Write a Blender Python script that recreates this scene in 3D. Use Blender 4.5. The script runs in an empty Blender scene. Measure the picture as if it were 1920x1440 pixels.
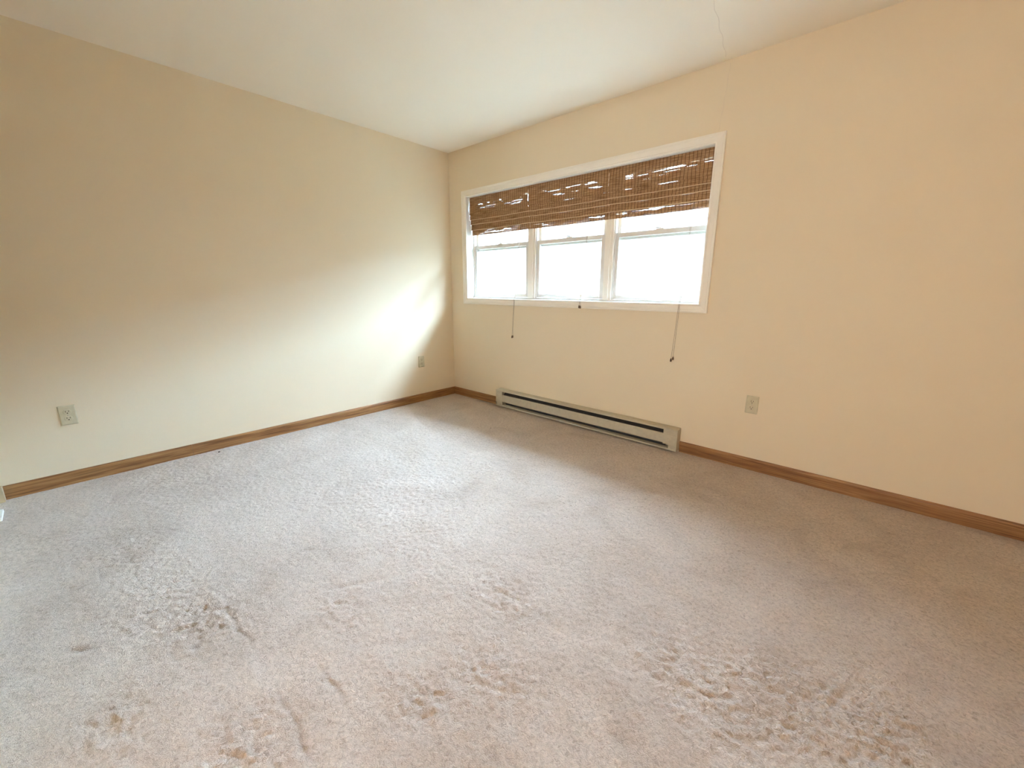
import bpy, bmesh, math, random
import numpy as np
from mathutils import Vector, Matrix

scene = bpy.context.scene
COL = scene.collection

# ------------------------------------------------------------------ camera
cam_data = bpy.data.cameras.new('camera')
cam = bpy.data.objects.new('camera', cam_data)
COL.objects.link(cam)
scene.camera = cam
cam_data.sensor_fit = 'HORIZONTAL'
cam_data.sensor_width = 36.0
cam_data.lens = 767.17 / 1920 * 36.0
cam_data.clip_start = 0.02
cam_data.clip_end = 300
R = ((0.742639980938005, 0.6696818544768326, 0.003474549880232471),
     (-0.15463438786477862, 0.1664282479325985, 0.9738530917852912),
     (-0.6515934812458493, 0.7237595264136811, -0.22715211450338524))
cam.matrix_world = Matrix(((R[0][0], R[1][0], -R[2][0], 3.4493),
                           (R[0][1], R[1][1], -R[2][1], -2.8764),
                           (R[0][2], R[1][2], -R[2][2], 1.1420),
                           (0, 0, 0, 1)))

# ------------------------------------------------------------------ view, world, sun
scene.view_settings.view_transform = 'Standard'
scene.view_settings.look = 'None'
scene.view_settings.gamma = 1
scene.view_settings.use_curve_mapping = False
scene.view_settings.exposure = 5.04
scene.render.engine = 'CYCLES'
scene.cycles.use_denoising = True
scene.cycles.max_bounces = 16
scene.cycles.diffuse_bounces = 14
scene.cycles.glossy_bounces = 3
scene.cycles.transmission_bounces = 6
scene.cycles.transparent_max_bounces = 16
scene.cycles.caustics_reflective = False
scene.cycles.caustics_refractive = False
scene.cycles.sample_clamp_indirect = 6

# overcast sky with a bright cloud bank lying parallel to the house just above the neighbouring roof
SKY_BAND = (1.72, 2.45, 3.25)
SKY_LOW = (1.80, 2.42, 3.15)
SKY_HIGH = (0.40, 0.55, 0.72)
SKY_MID = (1.75, 2.35, 3.05)
SIDE = 0.12
world = bpy.data.worlds.new('sky')
scene.world = world
world.use_nodes = True
wn, wl = world.node_tree.nodes, world.node_tree.links
wn.clear()
wo = wn.new('ShaderNodeOutputWorld')
wb = wn.new('ShaderNodeBackground')
ws = wn.new('ShaderNodeSeparateXYZ')
wc = wn.new('ShaderNodeTexCoord')
wl.new(wc.outputs['Generated'], ws.inputs[0])
def wmath(op, a, b):
    n = wn.new('ShaderNodeMath'); n.operation = op
    for i, v in enumerate((a, b)):
        if isinstance(v, (int, float)): n.inputs[i].default_value = v
        else: wl.new(v, n.inputs[i])
    return n.outputs[0]
def wramp(fac, stops):
    r = wn.new('ShaderNodeValToRGB'); e = r.color_ramp.elements
    while len(e) < len(stops): e.new(0.5)
    for el, (p, c) in zip(e, stops):
        el.position = p; el.color = (*c, 1)
    wl.new(fac, r.inputs[0]); return r.outputs[0]
slope = wmath('MULTIPLY', wmath('DIVIDE', ws.outputs['Z'], wmath('MAXIMUM', ws.outputs['Y'], 0.02)), 0.25)
sky_col = wramp(slope, [(0.105, SKY_BAND), (0.135, SKY_LOW), (0.26, SKY_LOW), (0.30, SKY_MID), (0.44, SKY_MID), (0.55, SKY_HIGH)])
side_col = wramp(ws.outputs['X'], [(0.30, (1, 1, 1)), (0.72, (SIDE, SIDE, SIDE))])
sidem = wn.new('ShaderNodeMix'); sidem.data_type = 'RGBA'; sidem.blend_type = 'MULTIPLY'
# the bank thins out towards the right; the sky overhead stays even
wl.new(wramp(slope, [(0.17, (1, 1, 1)), (0.26, (0, 0, 0))]), sidem.inputs[0])
wl.new(sky_col, sidem.inputs[6]); wl.new(side_col, sidem.inputs[7])
# brightest far round to the right, where the sun sits behind the cloud
farm = wn.new('ShaderNodeMix'); farm.data_type = 'RGBA'; farm.blend_type = 'MULTIPLY'
farm.inputs[0].default_value = 1.0
FAR = 1.9
wl.new(sidem.outputs[2], farm.inputs[6])
wl.new(wramp(wmath('MULTIPLY', ws.outputs['X'], 1.0), [(0.86, (1 / FAR,) * 3), (0.95, (1, 1, 1))]), farm.inputs[7])
fars = wn.new('ShaderNodeMix'); fars.data_type = 'RGBA'; fars.blend_type = 'MULTIPLY'
fars.inputs[0].default_value = 1.0
fars.inputs[7].default_value = (FAR, FAR, FAR, 1)
wl.new(farm.outputs[2], fars.inputs[6])
wl.new(fars.outputs[2], wb.inputs[0])
wb.inputs[1].default_value = 1.0
wl.new(wb.outputs[0], wo.inputs[0])

# hazy sun high behind the house: lights the lawn and the neighbouring house, never enters the window
sun_d = bpy.data.lights.new('sun', 'SUN')
SUN_E = 0.2
sun_d.energy = SUN_E
sun_d.angle = math.radians(3)
sun_d.color = (1.0, 0.95, 0.86)
sun = bpy.data.objects.new('sun', sun_d)
COL.objects.link(sun)
sun.location = (2, -6, 12)
sun.rotation_euler = Vector((0.35, -0.62, 0.95)).to_track_quat('Z', 'Y').to_euler()

FILL_COL = (1.0, 1.10, 1.36)  # glow of the added fill lamp behind the camera
FILL_E = 3.55

# ------------------------------------------------------------------ room numbers
H = 2.44
XR, YB = 4.75, -3.24           # right wall, back wall
WX0, WX1, WZ0, WZ1 = 0.256, 2.522, 1.047, 1.999   # window opening
WT = 0.16                      # wall thickness
rnd = random.Random(7)

# ------------------------------------------------------------------ material helpers
def new_mat(name, rough=0.6, color=(0.8, 0.8, 0.8), spec=0.3):
    m = bpy.data.materials.new(name)
    m.use_nodes = True
    b = m.node_tree.nodes['Principled BSDF']
    b.inputs['Base Color'].default_value = (*color, 1)
    b.inputs['Roughness'].default_value = rough
    b.inputs['Specular IOR Level'].default_value = spec
    return m, m.node_tree.nodes, m.node_tree.links, b

def node(ns, kind, **kw):
    n = ns.new(kind)
    for k, v in kw.items():
        if k.startswith('i_'):
            n.inputs[k[2:].replace('_', ' ')].default_value = v
        else:
            setattr(n, k, v)
    return n

def ramp(ns, stops):
    r = ns.new('ShaderNodeValToRGB')
    e = r.color_ramp.elements
    while len(e) < len(stops):
        e.new(0.5)
    for el, (p, c) in zip(e, stops):
        el.position = p
        el.color = (*c, 1)
    return r

def add_bump(ns, ls, b, height_socket, strength, dist):
    bp = ns.new('ShaderNodeBump')
    bp.inputs['Strength'].default_value = strength
    bp.inputs['Distance'].default_value = dist
    ls.new(height_socket, bp.inputs['Height'])
    ls.new(bp.outputs[0], b.inputs['Normal'])
    return bp

def paint(name, c1, c2, rough=0.75, spec=0.25, bump=0.0006):
    m, ns, ls, b = new_mat(name, rough, c1, spec)
    tc = node(ns, 'ShaderNodeTexCoord')
    n1 = node(ns, 'ShaderNodeTexNoise', i_Scale=1.3, i_Detail=3.0)
    n2 = node(ns, 'ShaderNodeTexNoise', i_Scale=260.0, i_Detail=2.0)
    ls.new(tc.outputs['Object'], n1.inputs['Vector'])
    ls.new(tc.outputs['Object'], n2.inputs['Vector'])
    r = ramp(ns, [(0.3, c1), (0.7, c2)])
    ls.new(n1.outputs['Fac'], r.inputs[0])
    ls.new(r.outputs[0], b.inputs['Base Color'])
    add_bump(ns, ls, b, n2.outputs['Fac'], 0.5, bump)
    return m

M_WALL = paint('cream_wall_paint', (0.775, 0.672, 0.505), (0.790, 0.687, 0.517), 0.7)
M_CEIL = paint('ceiling_paint', (0.865, 0.805, 0.690), (0.875, 0.815, 0.700), 0.85)
M_TRIM = paint('window_trim_paint', (0.865, 0.815, 0.725), (0.875, 0.825, 0.735), 0.42, 0.4, 0.0002)
M_VINYL = paint('white_vinyl', (0.74, 0.715, 0.67), (0.75, 0.725, 0.68), 0.35, 0.45, 0.0001)

def wood_mat(name, dark, mid, light, axis):
    m, ns, ls, b = new_mat(name, 0.42, mid, 0.4)
    tc = node(ns, 'ShaderNodeTexCoord')
    mp = node(ns, 'ShaderNodeMapping')
    mp.inputs['Scale'].default_value = (1.2, 26, 26) if axis == 'x' else (26, 1.2, 26)
    ls.new(tc.outputs['Object'], mp.inputs['Vector'])
    n = node(ns, 'ShaderNodeTexNoise', i_Scale=2.0, i_Detail=6.0, i_Roughness=0.62, i_Distortion=0.6)
    ls.new(mp.outputs[0], n.inputs['Vector'])
    r = ramp(ns, [(0.28, dark), (0.5, mid), (0.72, light)])
    ls.new(n.outputs['Fac'], r.inputs[0])
    mp2 = node(ns, 'ShaderNodeMapping')
    mp2.inputs['Scale'].default_value = (3, 160, 160) if axis == 'x' else (160, 3, 160)
    ls.new(tc.outputs['Object'], mp2.inputs['Vector'])
    n2 = node(ns, 'ShaderNodeTexNoise', i_Scale=1.0, i_Detail=3.0)
    ls.new(mp2.outputs[0], n2.inputs['Vector'])
    pores = ramp(ns, [(0.36, (0.55, 0.5, 0.45)), (0.5, (1, 1, 1))])
    ls.new(n2.outputs['Fac'], pores.inputs[0])
    mx = node(ns, 'ShaderNodeMix', data_type='RGBA', blend_type='MULTIPLY')
    mx.inputs[0].default_value = 0.8
    ls.new(r.outputs[0], mx.inputs[6])
    ls.new(pores.outputs[0], mx.inputs[7])
    ls.new(mx.outputs[2], b.inputs['Base Color'])
    add_bump(ns, ls, b, n2.outputs['Fac'], 0.3, 0.0008)
    return m

OAK = ((0.130, 0.048, 0.018), (0.310, 0.150, 0.056), (0.460, 0.260, 0.108))
M_OAK_X = wood_mat('oak_baseboard_along_window_wall', *OAK, 'x')
M_OAK_Y = wood_mat('oak_baseboard_along_left_wall', *OAK, 'y')

def plain(name, color, rough=0.5, spec=0.4, metallic=0.0, var=0.06, scale=40):
    m, ns, ls, b = new_mat(name, rough, color, spec)
    b.inputs['Metallic'].default_value = metallic
    tc = node(ns, 'ShaderNodeTexCoord')
    n = node(ns, 'ShaderNodeTexNoise', i_Scale=float(scale), i_Detail=3.0)
    ls.new(tc.outputs['Object'], n.inputs['Vector'])
    lo = tuple(c * (1 - var) for c in color)
    hi = tuple(min(1, c * (1 + var)) for c in color)
    r = ramp(ns, [(0.3, lo), (0.7, hi)])
    ls.new(n.outputs['Fac'], r.inputs[0])
    ls.new(r.outputs[0], b.inputs['Base Color'])
    return m

M_HEATER = plain('almond_enamel', (0.50, 0.455, 0.345), 0.45)
M_HEATER_IN = plain('dark_heater_interior', (0.045, 0.040, 0.036), 0.5)
M_FIN = plain('aluminium_fins', (0.22, 0.21, 0.20), 0.4, 0.5, 0.6)
M_IVORY = plain('ivory_plastic', (0.60, 0.545, 0.385), 0.35)
M_SLOTHOLE = plain('dark_slot', (0.04, 0.03, 0.02), 0.7)
M_SCREW = plain('screw_metal', (0.45, 0.42, 0.35), 0.35, 0.5, 0.8)
M_CORD = plain('tan_cord', (0.30, 0.23, 0.16), 0.8)
M_KNOB = plain('brown_wooden_knob', (0.11, 0.065, 0.035), 0.45)
M_LOCK = plain('white_sash_lock', (0.62, 0.60, 0.56), 0.4)
M_DEBRIS = plain('dark_lint', (0.06, 0.05, 0.04), 0.9)
M_TAPE = plain('joint_compound', (0.72, 0.62, 0.49), 0.8)
M_TAPE_C = plain('ceiling_joint_compound', (0.70, 0.63, 0.54), 0.8)
M_TANPAINT = plain('tan_casing_paint', (0.46, 0.37, 0.24), 0.5)
M_WHITEPAINT = plain('white_door_paint', (0.82, 0.81, 0.80), 0.35)

def glass_mat():
    m = bpy.data.materials.new('window_glass')
    m.use_nodes = True
    ns, ls = m.node_tree.nodes, m.node_tree.links
    ns.clear()
    o = ns.new('ShaderNodeOutputMaterial')
    t = node(ns, 'ShaderNodeBsdfTransparent')
    t.inputs[0].default_value = (0.95, 0.975, 0.975, 1)
    g = node(ns, 'ShaderNodeBsdfGlossy')
    g.inputs['Roughness'].default_value = 0.02
    lw = node(ns, 'ShaderNodeLayerWeight')
    lw.inputs[0].default_value = 0.5
    pw = node(ns, 'ShaderNodeMath', operation='POWER')
    pw.inputs[1].default_value = 5.0
    ls.new(lw.outputs['Facing'], pw.inputs[0])
    f = node(ns, 'ShaderNodeMath', operation='MULTIPLY_ADD')
    f.inputs[1].default_value = 0.9
    f.inputs[2].default_value = 0.035
    ls.new(pw.outputs[0], f.inputs[0])
    nz = node(ns, 'ShaderNodeTexNoise', i_Scale=0.8)
    bp = node(ns, 'ShaderNodeBump', i_Strength=0.05)
    ls.new(nz.outputs['Fac'], bp.inputs['Height'])
    ls.new(bp.outputs[0], g.inputs['Normal'])
    mx = node(ns, 'ShaderNodeMixShader')
    ls.new(f.outputs[0], mx.inputs[0])
    ls.new(t.outputs[0], mx.inputs[1])
    ls.new(g.outputs[0], mx.inputs[2])
    ls.new(mx.outputs[0], o.inputs[0])
    return m
M_GLASS = glass_mat()

def reed_mat():
    m = bpy.data.materials.new('woven_bamboo_reeds')
    m.use_nodes = True
    ns, ls = m.node_tree.nodes, m.node_tree.links
    ns.clear()
    o = ns.new('ShaderNodeOutputMaterial')
    tc = node(ns, 'ShaderNodeTexCoord')
    mp = node(ns, 'ShaderNodeMapping')
    mp.inputs['Scale'].default_value = (9, 1, 230)
    ls.new(tc.outputs['Object'], mp.inputs['Vector'])
    n = node(ns, 'ShaderNodeTexNoise', i_Scale=1.0, i_Detail=3.0, i_Roughness=0.6)
    ls.new(mp.outputs[0], n.inputs['Vector'])
    r = ramp(ns, [(0.3, (0.22, 0.115, 0.055)), (0.5, (0.42, 0.25, 0.13)), (0.72, (0.62, 0.42, 0.24))])
    ls.new(n.outputs['Fac'], r.inputs[0])
    d = node(ns, 'ShaderNodeBsdfDiffuse')
    t = node(ns, 'ShaderNodeBsdfTranslucent')
    ls.new(r.outputs[0], d.inputs[0])
    ls.new(r.outputs[0], t.inputs[0])
    mx = node(ns, 'ShaderNodeMixShader')
    mx.inputs[0].default_value = 0.035
    ls.new(d.outputs[0], mx.inputs[1])
    ls.new(t.outputs[0], mx.inputs[2])
    ls.new(mx.outputs[0], o.inputs[0])
    return m
M_REED = reed_mat()
M_THREAD = plain('brown_warp_thread', (0.10, 0.045, 0.022), 0.9)
M_FOLD_HIGHLIGHT = plain('fold_edge_highlight', (0.66, 0.47, 0.28), 0.6)  # light caught on the fold edges, put into a paler colour

def carpet_mat():
    m, ns, ls, b = new_mat('beige_cut_pile_carpet', 0.95, (0.5, 0.43, 0.38), 0.1)
    b.inputs['Sheen Weight'].default_value = 0.25
    b.inputs['Sheen Roughness'].default_value = 0.6
    tc = node(ns, 'ShaderNodeTexCoord')
    # broad nap direction patches
    n1 = node(ns, 'ShaderNodeTexNoise', i_Scale=2.6, i_Detail=5.0, i_Roughness=0.62, i_Distortion=0.9)
    n2 = node(ns, 'ShaderNodeTexNoise', i_Scale=95.0, i_Detail=4.0, i_Roughness=0.7, i_Distortion=1.0)
    n3 = node(ns, 'ShaderNodeTexNoise', i_Scale=520.0, i_Detail=2.0)
    for n in (n1, n2, n3):
        ls.new(tc.outputs['Object'], n.inputs['Vector'])
    r1 = ramp(ns, [(0.34, (0.490, 0.396, 0.325)), (0.50, (0.560, 0.462, 0.388)), (0.68, (0.605, 0.508, 0.434))])
    ls.new(n1.outputs['Fac'], r1.inputs[0])
    r2 = ramp(ns, [(0.32, (0.66, 0.63, 0.60)), (0.50, (0.97, 0.97, 0.97)), (0.70, (1.16, 1.16, 1.16))])
    ls.new(n2.outputs['Fac'], r2.inputs[0])
    m1 = node(ns, 'ShaderNodeMix', data_type='RGBA', blend_type='MULTIPLY')
    m1.inputs[0].default_value = 1.0
    ls.new(r1.outputs[0], m1.inputs[6])
    ls.new(r2.outputs[0], m1.inputs[7])
    # soil marks stored on the mesh
    at = node(ns, 'ShaderNodeAttribute', attribute_name='soil')
    m2 = node(ns, 'ShaderNodeMix', data_type='RGBA', blend_type='MIX')
    ls.new(at.outputs['Fac'], m2.inputs[0])
    ls.new(m1.outputs[2], m2.inputs[6])
    m2.inputs[7].default_value = (0.16, 0.11, 0.085, 1)
    ls.new(m2.outputs[2], b.inputs['Base Color'])
    ad = node(ns, 'ShaderNodeMath', operation='ADD')
    ls.new(n2.outputs['Fac'], ad.inputs[0])
    mu = node(ns, 'ShaderNodeMath', operation='MULTIPLY')
    mu.inputs[1].default_value = 0.4
    ls.new(n3.outputs['Fac'], mu.inputs[0])
    ls.new(mu.outputs[0], ad.inputs[1])
    add_bump(ns, ls, b, ad.outputs[0], 0.75, 0.008)
    return m
M_CARPET = carpet_mat()

# ------------------------------------------------------------------ mesh helpers
def box(bm, x0, x1, y0, y1, z0, z1):
    vs = [bm.verts.new((x, y, z)) for x in (x0, x1) for y in (y0, y1) for z in (z0, z1)]
    for f in ((0, 1, 3, 2), (4, 6, 7, 5), (0, 4, 5, 1), (2, 3, 7, 6), (0, 2, 6, 4), (1, 5, 7, 3)):
        bm.faces.new([vs[i] for i in f])

def extrude_x(bm, prof, x0, x1):
    """closed (y,z) outline carried from x0 to x1"""
    a = [bm.verts.new((x0, y, z)) for y, z in prof]
    c = [bm.verts.new((x1, y, z)) for y, z in prof]
    n = len(prof)
    for i in range(n):
        j = (i + 1) % n
        bm.faces.new((a[i], a[j], c[j], c[i]))
    bm.faces.new(a[::-1]); bm.faces.new(c)

def extrude_y(bm, prof, y0, y1):
    a = [bm.verts.new((x, y0, z)) for x, z in prof]
    c = [bm.verts.new((x, y1, z)) for x, z in prof]
    n = len(prof)
    for i in range(n):
        j = (i + 1) % n
        bm.faces.new((a[i], a[j], c[j], c[i]))
    bm.faces.new(a[::-1]); bm.faces.new(c)

def lathe(bm, prof, centre, axis='z', seg=20):
    """prof: (r, h) pairs"""
    rings = []
    for r, h in prof:
        ring = []
        for k in range(seg):
            a = 2 * math.pi * k / seg
            p = (r * math.cos(a), r * math.sin(a), h)
            if axis == 'y': p = (p[0], h, p[1])
            if axis == 'x': p = (h, p[0], p[1])
            ring.append(bm.verts.new(Vector(p) + Vector(centre)))
        rings.append(ring)
    for a, c in zip(rings, rings[1:]):
        for k in range(seg):
            bm.faces.new((a[k], a[(k + 1) % seg], c[(k + 1) % seg], c[k]))
    bm.faces.new(rings[0][::-1]); bm.faces.new(rings[-1])

def tube(bm, pts, r, seg=8):
    rings = []
    for i, p in enumerate(pts):
        p = Vector(p)
        d = (Vector(pts[min(i + 1, len(pts) - 1)]) - Vector(pts[max(i - 1, 0)])).normalized()
        u = d.cross(Vector((0, 1, 0.01))).normalized()
        v = d.cross(u)
        rings.append([bm.verts.new(p + r * (math.cos(2 * math.pi * k / seg) * u + math.sin(2 * math.pi * k / seg) * v)) for k in range(seg)])
    for a, c in zip(rings, rings[1:]):
        for k in range(seg):
            bm.faces.new((a[k], a[(k + 1) % seg], c[(k + 1) % seg], c[k]))
    bm.faces.new(rings[0][::-1]); bm.faces.new(rings[-1])

def obj(name, bm, mat, parent=None, bevel=0.0, smooth=False, seg=2):
    bmesh.ops.recalc_face_normals(bm, faces=bm.faces[:])
    me = bpy.data.meshes.new(name)
    bm.to_mesh(me); bm.free()
    me.materials.append(mat)
    o = bpy.data.objects.new(name, me)
    COL.objects.link(o)
    if parent is not None:
        o.parent = parent
    if smooth:
        for p in me.polygons:
            p.use_smooth = True
    if bevel > 0:
        md = o.modifiers.new('bevel', 'BEVEL')
        md.width = bevel
        md.segments = seg
        md.limit_method = 'ANGLE'
        md.angle_limit = math.radians(35)
    return o

def part(name, mat, parent, boxes, bevel=0.0):
    bm = bmesh.new()
    for b in boxes:
        box(bm, *b)
    return obj(name, bm, mat, parent, bevel)

def structure(o, label=None):
    o['kind'] = 'structure'
    if label:
        o['label'] = label
    return o

def thing(name, label, cat, loc, group=None):
    o = bpy.data.objects.new(name, None)
    o.empty_display_size = 0.05
    COL.objects.link(o)
    o.location = loc
    o['label'] = label
    o['category'] = cat
    if group:
        o['group'] = group
    return o

def local(o, parent):
    """shape was made in world coordinates: keep it there under a moved parent"""
    o.matrix_parent_inverse = Matrix.Translation(parent.location).inverted()
    return o

# ------------------------------------------------------------------ room shell
bm = bmesh.new()
XA, XB = -0.16, XR + 0.16
box(bm, XA, WX0 - 0.012, 0, WT, 0, H)
box(bm, WX1 + 0.012, XB, 0, WT, 0, H)
box(bm, WX0 - 0.012, WX1 + 0.012, 0, WT, 0, WZ0 - 0.012)
box(bm, WX0 - 0.012, WX1 + 0.012, 0, WT, WZ1 + 0.012, H)
wall_window = structure(obj('wall_front', bm, M_WALL), 'cream wall with the wide window and the baseboard heater')
wall_left = structure(part('wall_left', M_WALL, None, [(-0.16, 0, YB, 0, 0, H)]), 'cream wall on the left with a bright patch of daylight')
wall_right = structure(part('wall_right', M_WALL, None, [(XR, XR + 0.16, YB, 0, 0, H)]))
# behind the camera: closet doors on the left, an opening added on the right to let in fill light
DX0, DX1 = 2.25, 4.35
wall_back = structure(part('wall_back', M_WALL, None, [(XA, 0.055, YB - 0.16, YB, 0, H), (1.78, DX0, YB - 0.16, YB, 0, H), (DX1, XB, YB - 0.16, YB, 0, H),
                                                       (0.055, 1.78, YB - 0.16, YB, 2.05, H), (DX0, DX1, YB - 0.16, YB, 2.12, H)]))
HY = YB - 4.4
structure(part('wall_fill_hall', M_WALL, None, [(1.6, XB, HY - 0.1, HY, 0, H), (1.5, 1.6, HY - 0.1, YB - 0.161, 0, H), (XB, XB + 0.1, HY - 0.1, YB - 0.161, 0, H)]))  # unseen hall added to hold the fill lamp
structure(part('floor_fill_hall', M_TAPE, None, [(1.5, XB + 0.1, HY - 0.1, YB - 0.15, -0.1, -0.004)]))
ceiling = structure(part('ceiling', M_CEIL, None, [(XA, XB + 0.1, HY - 0.1, WT, H, H + 0.16)]), 'off-white flat ceiling')

# thin drywall joints showing on the window wall and across the ceiling
def ridge(name, pts, mat, parent, normal, w=0.0018, h=0.0006):
    bm = bmesh.new()
    n = Vector(normal)
    rows = []
    for i, p in enumerate(pts):
        p = Vector(p)
        d = (Vector(pts[min(i + 1, len(pts) - 1)]) - Vector(pts[max(i - 1, 0)])).normalized()
        s = d.cross(n).normalized() * w
        rows.append([bm.verts.new(p - s - n * 0.0005), bm.verts.new(p + n * h), bm.verts.new(p + s - n * 0.0005)])
    for a, c in zip(rows, rows[1:]):
        bm.faces.new((a[0], a[1], c[1], c[0]))
        bm.faces.new((a[1], a[2], c[2], c[1]))
        bm.faces.new((a[2], a[0], c[0], c[2]))
    bm.faces.new(rows[0]); bm.faces.new(rows[-1][::-1])
    return obj(name, bm, mat, parent)
pts = [(2.556 + 0.002 * math.sin(k * 0.9) - 0.026 * (k / 24) ** 1.3, 0, 2.42 - k * 0.0145) for k in range(25)]
ridge('drywall_seam', pts, M_TAPE, wall_window, (0, -1, 0))
pts = [(2.541 + 0.13 * (k / 26) ** 0.9 + 0.004 * math.sin(k * 1.1), -0.05 - k * 0.03, H) for k in range(27)]
ridge('drywall_seam', pts, M_TAPE_C, ceiling, (0, 0, -1))

# ------------------------------------------------------------------ carpeted floor
def noise_grid(nx, ny, cx, cy, seed):
    g = np.random.RandomState(seed).rand(int(ny / cy) + 4, int(nx / cx) + 4).astype(np.float32)
    u = np.arange(nx) / cx; v = np.arange(ny) / cy
    iu = u.astype(int); fu = u - iu; fu = fu * fu * (3 - 2 * fu)
    iv = v.astype(int); fv = v - iv; fv = fv * fv * (3 - 2 * fv)
    a = g[iv][:, iu]; b = g[iv][:, iu + 1]; c = g[iv + 1][:, iu]; d = g[iv + 1][:, iu + 1]
    return (a * (1 - fu) + b * fu) * (1 - fv[:, None]) + (c * (1 - fu) + d * fu) * fv[:, None]

STEP = 0.0058
xs = np.arange(0.0, XR + 0.003, STEP); ys = np.arange(YB - 0.15, 0.0 + 0.003, STEP)
nx, ny = len(xs), len(ys)
X, Y = np.meshgrid(xs, ys)
tuft = noise_grid(nx, ny, 2.1, 2.1, 1) * 0.6 + noise_grid(nx, ny, 1.15, 1.15, 2) * 0.4 - 0.5
mid = noise_grid(nx, ny, 6, 4, 3) * 0.45 + noise_grid(nx, ny, 2.9, 2.9, 4) * 0.55 - 0.5
broad = noise_grid(nx, ny, 55, 40, 5) - 0.5
nap = noise_grid(nx, ny, 70, 50, 8)
amp = 0.0010 + 0.0016 * np.clip((nap - 0.35) * 2.2, 0, 1)
rough_amt = np.zeros_like(X); Z = np.zeros_like(X); soil = np.zeros_like(X)

def blob(cx, cy, rx, ry, ang=0.0):
    c, s = math.cos(ang), math.sin(ang)
    u = ((X - cx) * c + (Y - cy) * s) / rx
    v = (-(X - cx) * s + (Y - cy) * c) / ry
    return np.exp(-(u * u + v * v))
# roughed-up trodden patches
for cx, cy, rx, ry in [(1.85, -2.68, .12, .09), (2.135, -2.347, .11, .07), (2.10, -2.955, .10, .08), (2.42, -2.74, .14, .09),
                       (3.40, -1.66, .22, .17), (3.58, -1.60, .14, .14), (3.2, -1.80, .2, .15), (2.90, -2.33, .05, .04),
                       (2.74, -2.16, .16, .08), (2.55, -1.9, .16, .1), (2.65, -2.35, .1, .08)]:
    rough_amt += blob(cx, cy, rx, ry)
rough_amt = np.clip(rough_amt, 0, 1)
Z += tuft * amp * 2.8 + mid * (0.0030 + 0.0100 * rough_amt) + tuft * 0.0075 * rough_amt + broad * 0.003
# dents, creases and the joint between two carpet widths
for cx, cy, rx, ry, ang, dz, so in [
        (1.682, -2.997, .040, .012, 0.75, -.012, .85), (1.944, -2.746, .018, .009, 0.7, -.008, .7),
        (1.690, -2.284, .022, .016, 0.6, -.006, .5), (2.060, -2.240, .13, .012, 1.05, -.007, .15),
        (2.022, -2.300, .02, .01, 0.3, -.006, .35), (2.42, -2.287, .10, .018, 0.9, -.006, .25),
        (2.892, -2.322, .028, .018, 0.2, -.007, .55), (3.104, -2.072, .03, .02, 0.2, -.006, .45),
        (3.50, -1.27, .13, .012, 0.2, -.007, .12), (3.36, -1.33, .05, .010, 0.1, -.006, .15),
        (3.43, -1.80, .02, .012, 0.3, -.005, .4), (2.60, -1.55, .03, .02, 0.2, -.004, .12),
        (1.30, -1.9, .05, .03, 0.2, -.004, .12), (2.13, -1.3, .03, .02, 0, -.003, .12),
        (1.1, -2.85, .30, .02, .12, -.004, .03), (1.35, -3.0, .35, .02, .2, -.004, .03)]:
    g = blob(cx, cy, rx, ry, ang)
    Z += 0.55 * dz * g
    soil += 0.45 * so * g
wob = 0.006 * np.sin(X * 19) + 0.004 * np.sin(X * 47)
m_long = np.clip((X - 1.45) / 0.5, 0, 1)
seam = np.exp(-((Y + 2.626 - wob) / 0.0065) ** 2) * m_long
brk = np.clip(0.45 + 0.9 * np.sin(X * 13 + 1.0) + 0.5 * np.sin(X * 41), 0, 1)
Z += -0.0035 * seam * (0.3 + 0.7 * brk)
soil += 0.26 * seam * brk * np.clip((X - 1.7) / 0.4, 0, 1)
Z += 0.001 * np.exp(-((Y + 2.650 - wob) / 0.016) ** 2) * m_long
seam2 = np.exp(-((Y + 2.506 - 0.5 * wob) / 0.006) ** 2) * np.exp(-((X - 2.42) / 0.14) ** 2)
Z += -0.003 * seam2
soil += 0.22 * seam2
soil = np.clip(soil * (0.7 + 0.6 * (tuft + 0.5)), 0, 0.9)
# vacuum streaks: nap laid in shallow waves
Z += 0.0012 * np.sin((X * 0.45 + Y * 0.9) * 16 + 3 * broad)
edge = np.clip(np.minimum.reduce([X / 0.03, -Y / 0.03]), 0, 1)
Z = Z * edge - 0.001
co = np.stack([X, Y, Z], -1).reshape(-1, 3).astype(np.float32)
idx = np.arange(nx * ny).reshape(ny, nx)
quads = np.stack([idx[:-1, :-1], idx[:-1, 1:], idx[1:, 1:], idx[1:, :-1]], -1).reshape(-1, 4)
me = bpy.data.meshes.new('floor')
me.vertices.add(len(co)); me.vertices.foreach_set('co', co.ravel())
me.loops.add(quads.size); me.loops.foreach_set('vertex_index', quads.ravel().astype(np.int32))
me.polygons.add(len(quads))
me.polygons.foreach_set('loop_start', (np.arange(len(quads)) * 4).astype(np.int32))
me.polygons.foreach_set('loop_total', np.full(len(quads), 4, np.int32))
me.update(calc_edges=True); me.validate()
me.polygons.foreach_set('use_smooth', np.ones(len(quads), bool))
at = me.attributes.new('soil', 'FLOAT', 'POINT')
at.data.foreach_set('value', soil.ravel().astype(np.float32))
me.materials.append(M_CARPET)
floor = bpy.data.objects.new('floor', me)
COL.objects.link(floor)
structure(floor, 'worn beige-grey cut pile carpet with matted patches and a visible joint')

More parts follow.
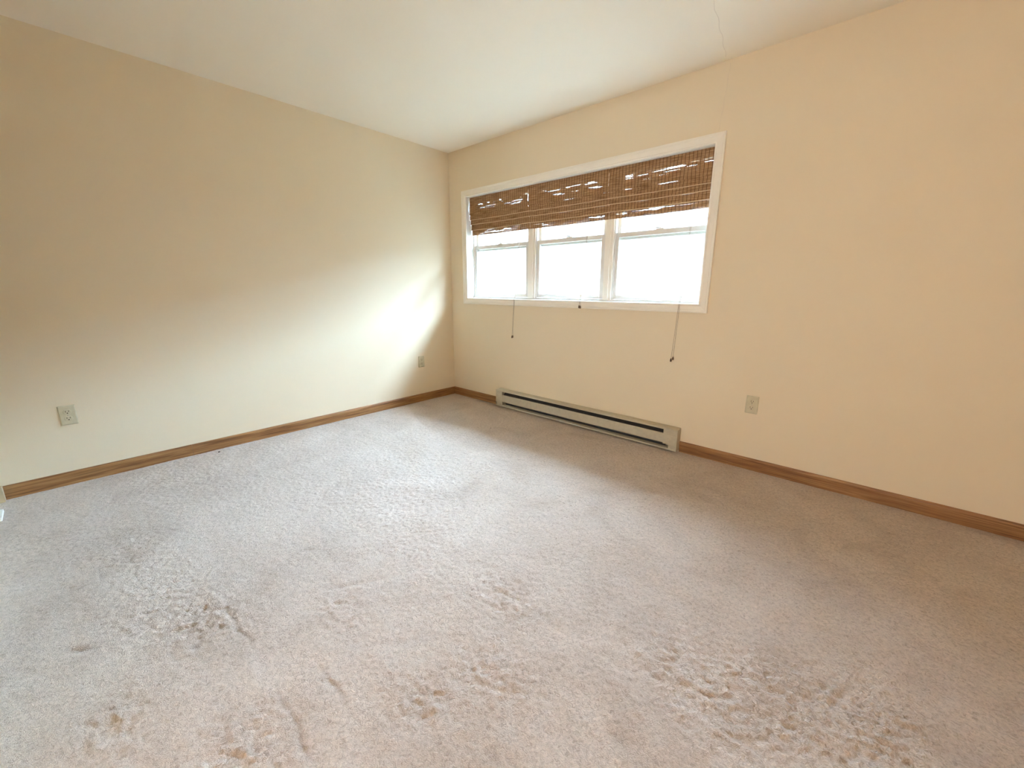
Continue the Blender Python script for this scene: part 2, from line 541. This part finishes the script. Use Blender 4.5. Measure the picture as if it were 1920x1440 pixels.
# ------------------------------------------------------------------ oak baseboards
BH, BT = 0.077, 0.012
def bb_prof(s):   # s = +1: board grows towards +t
    return [(0, -0.01), (s * BT, -0.01), (s * BT, BH - 0.012), (s * (BT - 0.003), BH - 0.004), (s * (BT - 0.007), BH), (0, BH)]
bm = bmesh.new()
extrude_y(bm, bb_prof(1), -2.379 + 0.0006, -BT)
extrude_y(bm, bb_prof(1), YB + 0.004, -2.379 - 0.0006)
structure(obj('baseboard_left', bm, M_OAK_Y), 'oak baseboard along the left wall, butt joint partway')
bm = bmesh.new()
extrude_x(bm, bb_prof(-1), 0.0, 0.706)
extrude_x(bm, bb_prof(-1), 2.492, XR)
structure(obj('baseboard_front', bm, M_OAK_X), 'oak baseboard under the window, cut around the heater')
bm = bmesh.new()
extrude_y(bm, bb_prof(-1), YB, -BT)
o = structure(obj('baseboard_right', bm, M_OAK_Y)); o.location = (XR, 0, 0)

# ------------------------------------------------------------------ back wall door opening just at the left edge of view
structure(part('trim_1', M_TANPAINT, None, [(0.0, 0.055, YB - 0.02, YB + 0.003, 0, 2.11), (0.0125, 0.050, YB, YB + 0.024, 0, 0.085), (1.78, 1.84, YB - 0.001, YB + 0.016, 0, 2.11),
                                            (0.055, 1.78, YB - 0.001, YB + 0.016, 2.05, 2.11)], 0.003), 'tan door casing in the back corner')
d = structure(part('door_1', M_TANPAINT, None, [(0.06, 1.775, YB - 0.06, YB - 0.025, 0.012, 2.045)], 0.002), 'closet door behind the camera')
part('floor_guide', M_WHITEPAINT, d, [(0.20, 0.33, YB - 0.02, YB + 0.0245, 0.001, 0.018)], 0.002)
h = part('door_handle', M_SCREW, d, [(1.66, 1.68, YB - 0.026, YB - 0.006, 0.95, 1.05)], 0.003)

# ------------------------------------------------------------------ window
win = bpy.data.objects.new('window_1', None)
COL.objects.link(win)
win.location = ((WX0 + WX1) / 2, 0, WZ0)
structure(win, 'wide white window of three double-hung units with a moulded casing')
def wpart(*a, **k):
    return local(part(*a, **k), win)

def frame_loft(prof, x0, x1, z0, z1):
    """prof: (w, y) from the opening edge outwards, mitred round the rectangle"""
    bm = bmesh.new()
    corners = [(x0, z0, -1, -1), (x1, z0, 1, -1), (x1, z1, 1, 1), (x0, z1, -1, 1)]
    rings = []
    for cx, cz, sx, sz in corners:
        rings.append([bm.verts.new((cx + sx * w, y, cz + sz * w)) for w, y in prof])
    n = len(prof)
    for i in range(4):
        a, c = rings[i], rings[(i + 1) % 4]
        for k in range(n):
            j = (k + 1) % n
            bm.faces.new((a[k], a[j], c[j], c[k]))
    return bm
cas = [(0, 0.001), (0, -0.010), (0.003, -0.0125), (0.009, -0.0125), (0.013, -0.010), (0.018, -0.0105), (0.036, -0.0150),
       (0.043, -0.0155), (0.047, -0.0185), (0.056, -0.0185), (0.0585, -0.0165), (0.0585, 0.001)]
bm = frame_loft(cas, WX0, WX1, WZ0, WZ1 + 0.003)
local(obj('casing', bm, M_TRIM, win), win)
# jamb lining of the recess
wpart('jamb_lining', M_VINYL, win, [(WX0 - 0.012, WX0, 0.0, WT, WZ0 - 0.012, WZ1 + 0.012), (WX1, WX1 + 0.012, 0.0, WT, WZ0 - 0.012, WZ1 + 0.012),
                                    (WX0, WX1, 0.0, WT, WZ1, WZ1 + 0.012)], bevel=0.0008)
wpart('sill', M_VINYL, win, [(WX0, WX1, 0.0, WT, WZ0 - 0.012, WZ0), (WX0, WX1, 0.070, WT + 0.03, WZ0, WZ0 + 0.010)], bevel=0.001)
MULL = [(0.979, 1.060), (1.752, 1.824)]
for a, c in MULL:
    bm = bmesh.new()
    box(bm, a, c, 0.078, WT, WZ0 + 0.0105, WZ1)
    box(bm, a + 0.012, c - 0.024, 0.072, 0.079, WZ0 + 0.0105, WZ1)
    local(obj('mullion', bm, M_TRIM, win, 0.0015), win)
units = [(WX0, MULL[0][0]), (MULL[0][1], MULL[1][0]), (MULL[1][1], WX1)]
ZM = 1.540
for k, (a, c) in enumerate(units):
    f = 0.011
    wpart('unit_frame', M_VINYL, win, [(a, a + f, 0.086, WT, WZ0 + 0.01, WZ1), (c - f, c, 0.086, WT, WZ0 + 0.01, WZ1),
                                       (a + f, c - f, 0.086, WT, WZ1 - f, WZ1), (a + f, c - f, 0.086, WT, WZ0 + 0.01, WZ0 + 0.016)], bevel=0.001)
    a2, c2 = a + f + 0.001, c - f - 0.001
    z0, z1 = WZ0 + 0.017, ZM + 0.014
    s = 0.026
    lo = wpart('lower_sash', M_VINYL, win, [(a2, a2 + s, 0.093, 0.117, z0, z1), (c2 - s, c2, 0.093, 0.117, z0, z1),
                                            (a2 + s, c2 - s, 0.093, 0.117, z0, z0 + 0.032), (a2 + s, c2 - s, 0.093, 0.117, z1 - 0.032, z1)], bevel=0.0012)
    part('glass_pane', M_GLASS, lo, [(a2 + s - 0.004, c2 - s + 0.004, 0.104, 0.107, z0 + 0.030, z1 - 0.030)])
    z2, z3 = ZM - 0.036, WZ1 - f - 0.001
    up = wpart('upper_sash', M_VINYL, win, [(a2, a2 + s, 0.1195, 0.143, z2, z3), (c2 - s, c2, 0.1195, 0.143, z2, z3),
                                            (a2 + s, c2 - s, 0.1195, 0.143, z2, z2 + 0.030), (a2 + s, c2 - s, 0.1195, 0.143, z3 - 0.026, z3)], bevel=0.0012)
    part('glass_pane', M_GLASS, up, [(a2 + s - 0.004, c2 - s + 0.004, 0.130, 0.133, z2 + 0.028, z3 - 0.024)])
    xm = (a2 + c2) / 2
    bm = bmesh.new()
    box(bm, xm - 0.028, xm + 0.028, 0.094, 0.116, z1, z1 + 0.007)
    lathe(bm, [(0.010, z1 + 0.007), (0.010, z1 + 0.015), (0.006, z1 + 0.018)], (xm, 0.105, 0), 'z', 14)
    vs = [(xm - 0.038, z1 + 0.010), (xm + 0.004, z1 + 0.009), (xm + 0.004, z1 + 0.017), (xm - 0.036, z1 + 0.0185)]
    fr = [bm.verts.new((x, 0.099, z)) for x, z in vs]; bk = [bm.verts.new((x, 0.106, z)) for x, z in vs]
    bm.faces.new(fr); bm.faces.new(bk[::-1])
    for i in range(4):
        bm.faces.new((fr[i], bk[i], bk[(i + 1) % 4], fr[(i + 1) % 4]))
    obj('sash_lock', bm, M_LOCK, lo, 0.001)

# ------------------------------------------------------------------ woven bamboo shades
def shade(x0, x1, label, holes, cord_x, knobs, seed, threads):
    r = random.Random(seed)
    root = thing('bamboo_shade', label, 'shade', ((x0 + x1) / 2, 0.035, WZ1), 'woven bamboo shades hung side by side in the window')
    # flaps: (z_top, z_bottom, y_top, y_bottom)
    flaps = [(1.9985, 1.840, 0.034, 0.030), (1.880, 1.796, 0.041, 0.036), (1.840, 1.755, 0.048, 0.044),
             (1.800, 1.703, 0.056, 0.052), (1.750, 1.655, 0.063, 0.066)]
    ph1, ph2 = r.uniform(0, 6), r.uniform(0, 6)
    def surf(u, v, fl):      # u along x, v 0 top..1 bottom
        zt, zb, yt, yb = fl
        x = x0 + (x1 - x0) * u
        z = zt + (zb - zt) * v
        y = yt + (yb - yt) * v + 0.0012 * math.sin(u * 9 + ph1 + v * 2) + 0.0006 * math.sin(u * 23 + ph2)
        sag = 0.0035 * math.sin(u * math.pi) * v
        return x, y, z - sag
    bm = bmesh.new(); bt = bmesh.new(); be = bmesh.new()
    for fi, fl in enumerate(flaps):
        h = fl[0] - fl[1]
        pitch = 0.0036
        n = int(h / pitch)
        cols = 34
        side = 0.0
        for q in range(n):
            v = (q + 0.5) / n
            thick = pitch * r.uniform(1.02, 1.22)
            ph = r.uniform(0, 6.3); wv = r.uniform(0.0001, 0.00045)
            row_gap = r.random() < 0.008
            pr = None
            inset = 0.0006 * (1 + math.sin(q * 0.7)) + 0.0006 * r.random()
            for cix in range(cols + 1):
                u = cix / cols
                uu = u
                if cix == 0: uu = inset / (x1 - x0) + side
                if cix == cols: uu = 1 - inset / (x1 - x0)
                x, y, z = surf(uu, v, fl)
                skip = False
                for hf, hu, hz, hw, hh in holes:
                    if hf == fi and abs(u - hu) < hw and abs(z - hz) < 0.8 * hh * (1 - 0.8 * abs(u - hu) / hw):
                        skip = r.random() < 0.62
                w = thick * 0.5
                if skip: w *= 0.10
                elif row_gap: w *= r.uniform(0.75, 0.95)
                dz = wv * math.sin(u * 14 + ph)
                yo = 0.0004 * (q % 2)
                cur = [bm.verts.new((x, y + yo, z + dz + w)), bm.verts.new((x, y + yo - 0.0008, z + dz)),
                       bm.verts.new((x, y + yo, z + dz - w)), bm.verts.new((x, y + yo + 0.0008, z + dz))]
                if pr:
                    for k in range(4):
                        bm.faces.new((pr[k], pr[(k + 1) % 4], cur[(k + 1) % 4], cur[k]))
                else:
                    bm.faces.new(cur)
                pr = cur
            bm.faces.new(pr[::-1])
        # warp threads wrapped in front of the reeds
        for t in range(threads):
            u = (t + 0.5) / threads
            seg = 6
            pts = []
            for sg in range(seg + 1):
                x, y, z = surf(u, sg / seg, fl)
                pts.append((x + 0.0012 * math.sin(sg * 1.3 + t + fi), y - 0.0014, z))
            wdt = 0.0015
            a = None
            for (x, y, z) in pts:
                cur = [bt.verts.new((x - wdt, y, z)), bt.verts.new((x, y - 0.0008, z)), bt.verts.new((x + wdt, y, z)), bt.verts.new((x, y + 0.0008, z))]
                if a:
                    for k in range(4):
                        bt.faces.new((a[k], a[(k + 1) % 4], cur[(k + 1) % 4], cur[k]))
                a = cur
        # roll at the turn of each fold, coloured pale as if catching light
        if fi in (1, 2, 3):
            pr = None
            for cix in range(cols + 1):
                x, y, z = surf(cix / cols, 1.0, fl)
                cur = [be.verts.new((x, y - 0.001 + 0.0028 * math.cos(a_), z + 0.0028 * math.sin(a_))) for a_ in [k * math.pi / 3 for k in range(6)]]
                if pr:
                    for k in range(6):
                        be.faces.new((pr[k], pr[(k + 1) % 6], cur[(k + 1) % 6], cur[k]))
                else:
                    be.faces.new(cur)
                pr = cur
            be.faces.new(pr[::-1])
    local(obj('woven_panel', bm, M_REED, root), root)
    local(obj('warp_threads', bt, M_THREAD, root), root)
    local(obj('fold_highlights', be, M_FOLD_HIGHLIGHT, root, smooth=True), root)
    bh = bmesh.new()
    box(bh, x0 + 0.004, x1 - 0.004, 0.040, 0.062, WZ1 - 0.020, WZ1 - 0.0005)
    local(obj('headrail', bh, M_KNOB, root, 0.001), root)
    # pull cords over the sill edge
    cord_bottoms, zc = knobs
    bc = []
    for i, (xb, zb) in enumerate(cord_bottoms):
        xt = cord_x + (0.003 if i else -0.003)
        yk = -0.024 - 0.001 * i
        pts = [(xt, 0.058, 1.70), (xt, 0.055, 1.65), (xt, 0.020, 1.30), (xt, -0.010, 1.09), (xt + 0.15 * (xb - xt), -0.0215, 1.035),
               (xt + 0.5 * (xb - xt), yk, (1.035 + zb) / 2 if zb < 1.0 else 1.02), (xb, yk, zb)]
        bmc = bmesh.new()
        tube(bmc, pts, 0.0011, 8)
        cd = local(obj('pull_cord', bmc, M_CORD, root, smooth=True), root)
        bk = bmesh.new()
        lathe(bk, [(0.0015, zb + 0.002), (0.0042, zb - 0.002), (0.0062, zb - 0.011), (0.0066, zb - 0.016), (0.0052, zb - 0.021), (0.002, zb - 0.0235)],
              (xb, yk, 0), 'z', 14)
        obj('cord_knob', bk, M_KNOB, cd, smooth=True)
    return root
# hole: (flap, u, z, half width u, half height z)
shade(0.262, 1.0085, 'woven bamboo shade nearest the room corner, half raised in folds',
      [(0, .20, 1.925, .05, .005), (0, .36, 1.925, .03, .004), (0, .56, 1.932, .03, .004), (0, .97, 1.94, .035, .010), (4, .42, 1.672, .16, .006), (4, .62, 1.682, .09, .005)],
      0.905, ([(0.878, 0.712), (0.889, 0.716)], 0), 3, 31)
shade(1.0105, 1.7810, 'middle woven bamboo shade, its knob resting at the window casing',
      [(0, .20, 1.938, .05, .0025), (0, .55, 1.925, .04, .004), (0, .80, 1.93, .06, .0025), (4, .10, 1.685, .09, .007), (4, .22, 1.675, .07, .005), (4, .88, 1.683, .10, .009)],
      1.610, ([(1.605, 1.012), (1.616, 1.010)], 0), 5, 32)
shade(1.7830, 2.517, 'woven bamboo shade farthest from the room corner, with bright gaps in its weave',
      [(0, .22, 1.922, .05, .005), (0, .34, 1.94, .04, .002), (0, .68, 1.925, .11, .0045), (0, .86, 1.938, .06, .004), (0, .96, 1.94, .05, .004), (4, .14, 1.683, .06, .010),
       (4, .50, 1.690, .17, .010)],
      2.403, ([(2.380, 0.668), (2.394, 0.682)], 0), 9, 30)

# ------------------------------------------------------------------ baseboard heater
HX0, HX1 = 0.706, 2.490
ht = thing('baseboard_heater', 'long almond electric baseboard heater under the window', 'heater', ((HX0 + HX1) / 2, -0.03, 0))
def hpart(name, mat, boxes, bevel=0.0):
    return local(part(name, mat, ht, boxes, bevel), ht)
def hprof(name, mat, prof, x0, x1, bevel=0.0008):
    bm = bmesh.new(); extrude_x(bm, prof, x0, x1)
    return local(obj(name, bm, mat, ht, bevel), ht)
S0, S1 = 0.795, 2.390
hpart('back_plate', M_HEATER, [(HX0 + 0.002, HX1 - 0.002, -0.003, -0.0002, 0.012, 0.172)])
hprof('top_cover', M_HEATER, [(-0.003, 0.1765), (-0.050, 0.1735), (-0.0625, 0.168), (-0.066, 0.1605), (-0.0645, 0.160), (-0.060, 0.166), (-0.048, 0.1705), (-0.003, 0.1735)], HX0 + 0.001, HX1 - 0.001, 0)
hprof('front_panel', M_HEATER, [(-0.066, 0.128), (-0.0605, 0.131), (-0.0605, 0.128), (-0.0640, 0.125), (-0.0640, 0.064), (-0.0560, 0.057), (-0.0575, 0.055), (-0.066, 0.062)], S0 - 0.004, HX1 - 0.001, 0)
hprof('bottom_lip', M_HEATER, [(-0.003, 0.014), (-0.062, 0.010), (-0.066, 0.014), (-0.063, 0.022), (-0.030, 0.027), (-0.030, 0.025), (-0.061, 0.020), (-0.0625, 0.016), (-0.003, 0.018)], HX0 + 0.001, HX1 - 0.001, 0)
hpart('inner_channel', M_HEATER_IN, [(S0, S1, -0.020, -0.004, 0.020, 0.165)])
hprof('deflector', M_HEATER_IN, [(-0.020, 0.158), (-0.056, 0.122), (-0.056, 0.119), (-0.020, 0.154)], S0, S1, 0)
bm = bmesh.new()
for k in range(150):
    x = S0 + 0.03 + k * (S1 - S0 - 0.06) / 149
    box(bm, x, x + 0.0006, -0.052, -0.022, 0.062, 0.118)
lathe(bm, [(0.005, S0 + 0.01), (0.005, S1 - 0.01)], (0, -0.037, 0.09), 'x', 10)
local(obj('heating_fins', bm, M_FIN, ht), ht)
# end boxes
e0 = hpart('end_cap', M_HEATER, [(HX0, S0 - 0.005, -0.0668, -0.0002, 0.050, 0.1655), (HX0 - 0.001, HX0 + 0.0012, -0.0665, -0.0002, 0.010, 0.172)], 0.0015)
e1 = hpart('end_cap', M_HEATER, [(S1, HX1, -0.0655, -0.0002, 0.052, 0.1655), (HX1 - 0.0012, HX1 + 0.001, -0.0665, -0.0002, 0.010, 0.172)], 0.0012)
hpart('access_cover', M_HEATER, [(S1 + 0.04, HX1 - 0.002, -0.058, -0.004, 0.022, 0.051)], 0.001)
hpart('access_cover', M_HEATER, [(HX0 + 0.002, S0 - 0.012, -0.056, -0.004, 0.022, 0.049)], 0.001)

# ------------------------------------------------------------------ electrical outlets
def outlet(loc, rot, label, first=None):
    root = thing('wall_outlet', label, 'outlet', loc, 'duplex outlets low on the walls')
    root.rotation_euler = (0, 0, rot)
    # local frame: plate in XZ, front towards -Y
    W, Hh = 0.0355, 0.0575
    bm = bmesh.new()
    steps = [(0, 0.0), (0, -0.002), (0.0015, -0.0042), (0.005, -0.0058)]
    rings = []
    for ins, y in steps:
        rings.append([bm.verts.new((sx * (W - ins), y, sz * (Hh - ins))) for sx, sz in ((-1, -1), (1, -1), (1, 1), (-1, 1))])
    for a, c in zip(rings, rings[1:]):
        for k in range(4):
            bm.faces.new((a[k], a[(k + 1) % 4], c[(k + 1) % 4], c[k]))
    bm.faces.new(rings[0]); bm.faces.new(rings[-1])
    obj('cover_plate', bm, M_IVORY, root, 0.0006)
    for s in (1, -1):
        bm = bmesh.new()
        ring0, ring1 = [], []
        for k in range(28):
            a = 2 * math.pi * k / 28
            x = 0.0172 * math.cos(a); z = max(-0.0135, min(0.0135, 0.0172 * math.sin(a)))
            ring0.append(bm.verts.new((x, -0.0050, z + s * 0.0195)))
            ring1.append(bm.verts.new((x * 0.96, -0.0078, z * 0.96 + s * 0.0195)))
        for k in range(28):
            bm.faces.new((ring0[k], ring0[(k + 1) % 28], ring1[(k + 1) % 28], ring1[k]))
        bm.faces.new(ring1); bm.faces.new(ring0[::-1])
        rc = obj('receptacle', bm, M_IVORY, root, 0.0004)
        bm = bmesh.new()
        zc = s * 0.0195
        box(bm, -0.0075, -0.0053, -0.0082, -0.0060, zc - 0.001, zc + 0.0085)
        box(bm, 0.0053, 0.0075, -0.0082, -0.0060, zc, zc + 0.0080)
        lathe(bm, [(0.0029, -0.0082), (0.0029, -0.0060)], (0, 0, zc - 0.0068), 'y', 12)
        obj('slots', bm, M_SLOTHOLE, rc)
    bm = bmesh.new()
    lathe(bm, [(0.0032, -0.0050), (0.0032, -0.0066), (0.0020, -0.0072)], (0, 0, 0), 'y', 14)
    obj('screw', bm, M_SCREW, root)
    return root
outlet((0, -2.914, 0.415), -math.pi / 2 + math.pi, 'ivory duplex outlet low on the left wall, nearest the camera')
outlet((0, -0.431, 0.413), math.pi / 2, 'ivory outlet on the left wall close to the room corner')
outlet((2.909, 0, 0.430), 0, 'ivory duplex outlet on the window wall right of the heater')

# ------------------------------------------------------------------ fill lamp added out of view to brighten the window wall
def hall_fill_lamp(x, y):
    root = thing('fill_lamp', 'added fill lamp, an unseen glowing globe in the added hall behind the camera', 'lamp', (x, y, 0))
    bm = bmesh.new()
    lathe(bm, [(0.14, 0.0), (0.14, 0.015), (0.02, 0.03), (0.012, 0.04), (0.012, 0.71)], (0, 0, 0), 'z', 28)
    obj('pole', bm, M_SCREW, root, smooth=True)
    bm = bmesh.new()
    prof = []
    for k in range(1, 40):
        a = math.pi * k / 40
        rr = 0.28 + 0.0015 * math.cos(k * math.pi)
        prof.append((rr * math.sin(a), 0.98 - rr * math.cos(a)))
    lathe(bm, prof, (0, 0, 0), 'z', 40)
    m = bpy.data.materials.new('glowing_fill_globe'); m.use_nodes = True
    b = m.node_tree.nodes['Principled BSDF']
    b.inputs['Base Color'].default_value = (0.8, 0.8, 0.8, 1)
    b.inputs['Emission Color'].default_value = (*FILL_COL, 1)
    b.inputs['Emission Strength'].default_value = FILL_E / (4 * math.pi ** 2 * 0.28 ** 2)
    obj('fill_globe', bm, m, root, smooth=True)
hall_fill_lamp(3.65, YB - 3.2)

# ------------------------------------------------------------------ small bits on the carpet
def speck(name, loc, r0, label):
    bm = bmesh.new()
    bmesh.ops.create_icosphere(bm, subdivisions=2, radius=r0)
    q = random.Random(int(loc[0] * 1000))
    for v in bm.verts:
        v.co *= q.uniform(0.65, 1.25)
        v.co.z *= 0.55
    o = obj(name, bm, M_DEBRIS, None, smooth=True)
    o.location = loc
    o['label'] = label; o['category'] = 'lint'
    return o
speck('lint_speck', (0.080, -2.245, 0.003), 0.007, 'dark speck of lint on the carpet beside the left baseboard')
speck('lint_speck', (1.140, -0.575, 0.003), 0.004, 'tiny dark speck on the carpet in front of the heater, left end')

# ------------------------------------------------------------------ outside: roof overhang, lawn, wing of the house, neighbouring house
M_GRASS = plain('lawn_grass', (0.165, 0.165, 0.14), 0.9, 0.1, 0, 0.3, 3)
M_HOUSE = plain('tan_house_siding', (0.36, 0.34, 0.31), 0.6, 0.2, 0, 0.04, 2)
M_SIDING = plain('white_vinyl_siding', (0.80, 0.80, 0.79), 0.5, 0.3, 0, 0.02, 2)
M_ROOF = plain('grey_roof_shingles', (0.17, 0.16, 0.155), 0.9, 0.1, 0, 0.2, 30)
bm = bmesh.new()
box(bm, -40, 40, WT + 0.02, 60, -0.9, -0.6)
lawn = obj('ground_outside', bm, M_GRASS)
structure(lawn, 'lawn outside the window')

def siding(bm, x, y0, y1, z0, z1, pitch=0.2):
    """laps on a wall whose face looks to +x"""
    z = z0
    while z < z1:
        prof = [(x - 0.05, z), (x + 0.024, z), (x + 0.002, z + pitch), (x - 0.05, z + pitch)]
        a = [bm.verts.new((px, y0, pz)) for px, pz in prof]
        c = [bm.verts.new((px, y1, pz)) for px, pz in prof]
        for i in range(4):
            j = (i + 1) % 4
            bm.faces.new((a[i], a[j], c[j], c[i]))
        bm.faces.new(a[::-1]); bm.faces.new(c)
        z += pitch
bm = bmesh.new()
siding(bm, -1.3, WT, 2.5, -0.6, 4.2)
wing = obj('wall_wing', bm, M_SIDING)
structure(wing, 'white lap-sided wing of the house seen through the left pane')

M_SOFFIT = plain('white_soffit', (0.7, 0.7, 0.69), 0.6)
structure(part('roof_overhang', M_SOFFIT, None, [(-1.3, 6.0, WT, WT + 0.72, 2.42, 2.60)]), 'roof overhang above the window')

nh = thing('neighbouring_house', 'pale lap-sided house washed out behind the window panes', 'house', (2, 11, -0.6))
bm = bmesh.new()
z = -0.6
while z < 2.7:
    prof = [(9.0, z), (8.976, z), (8.998, z + 0.15), (9.0, z + 0.15)]
    extrude_x(bm, prof, -9, 13)
    z += 0.15
box(bm, -9, 13, 9.0, 15, -0.6, 2.7)
local(obj('house_wall', bm, M_HOUSE, nh), nh)
bm = bmesh.new()
a = [(8.5, 2.55), (12, 4.35), (15.5, 2.55), (15.5, 2.7), (12, 4.52), (8.5, 2.7)]
extrude_x(bm, a, -9.4, 13.4)
local(obj('roof', bm, M_ROOF, nh), nh)
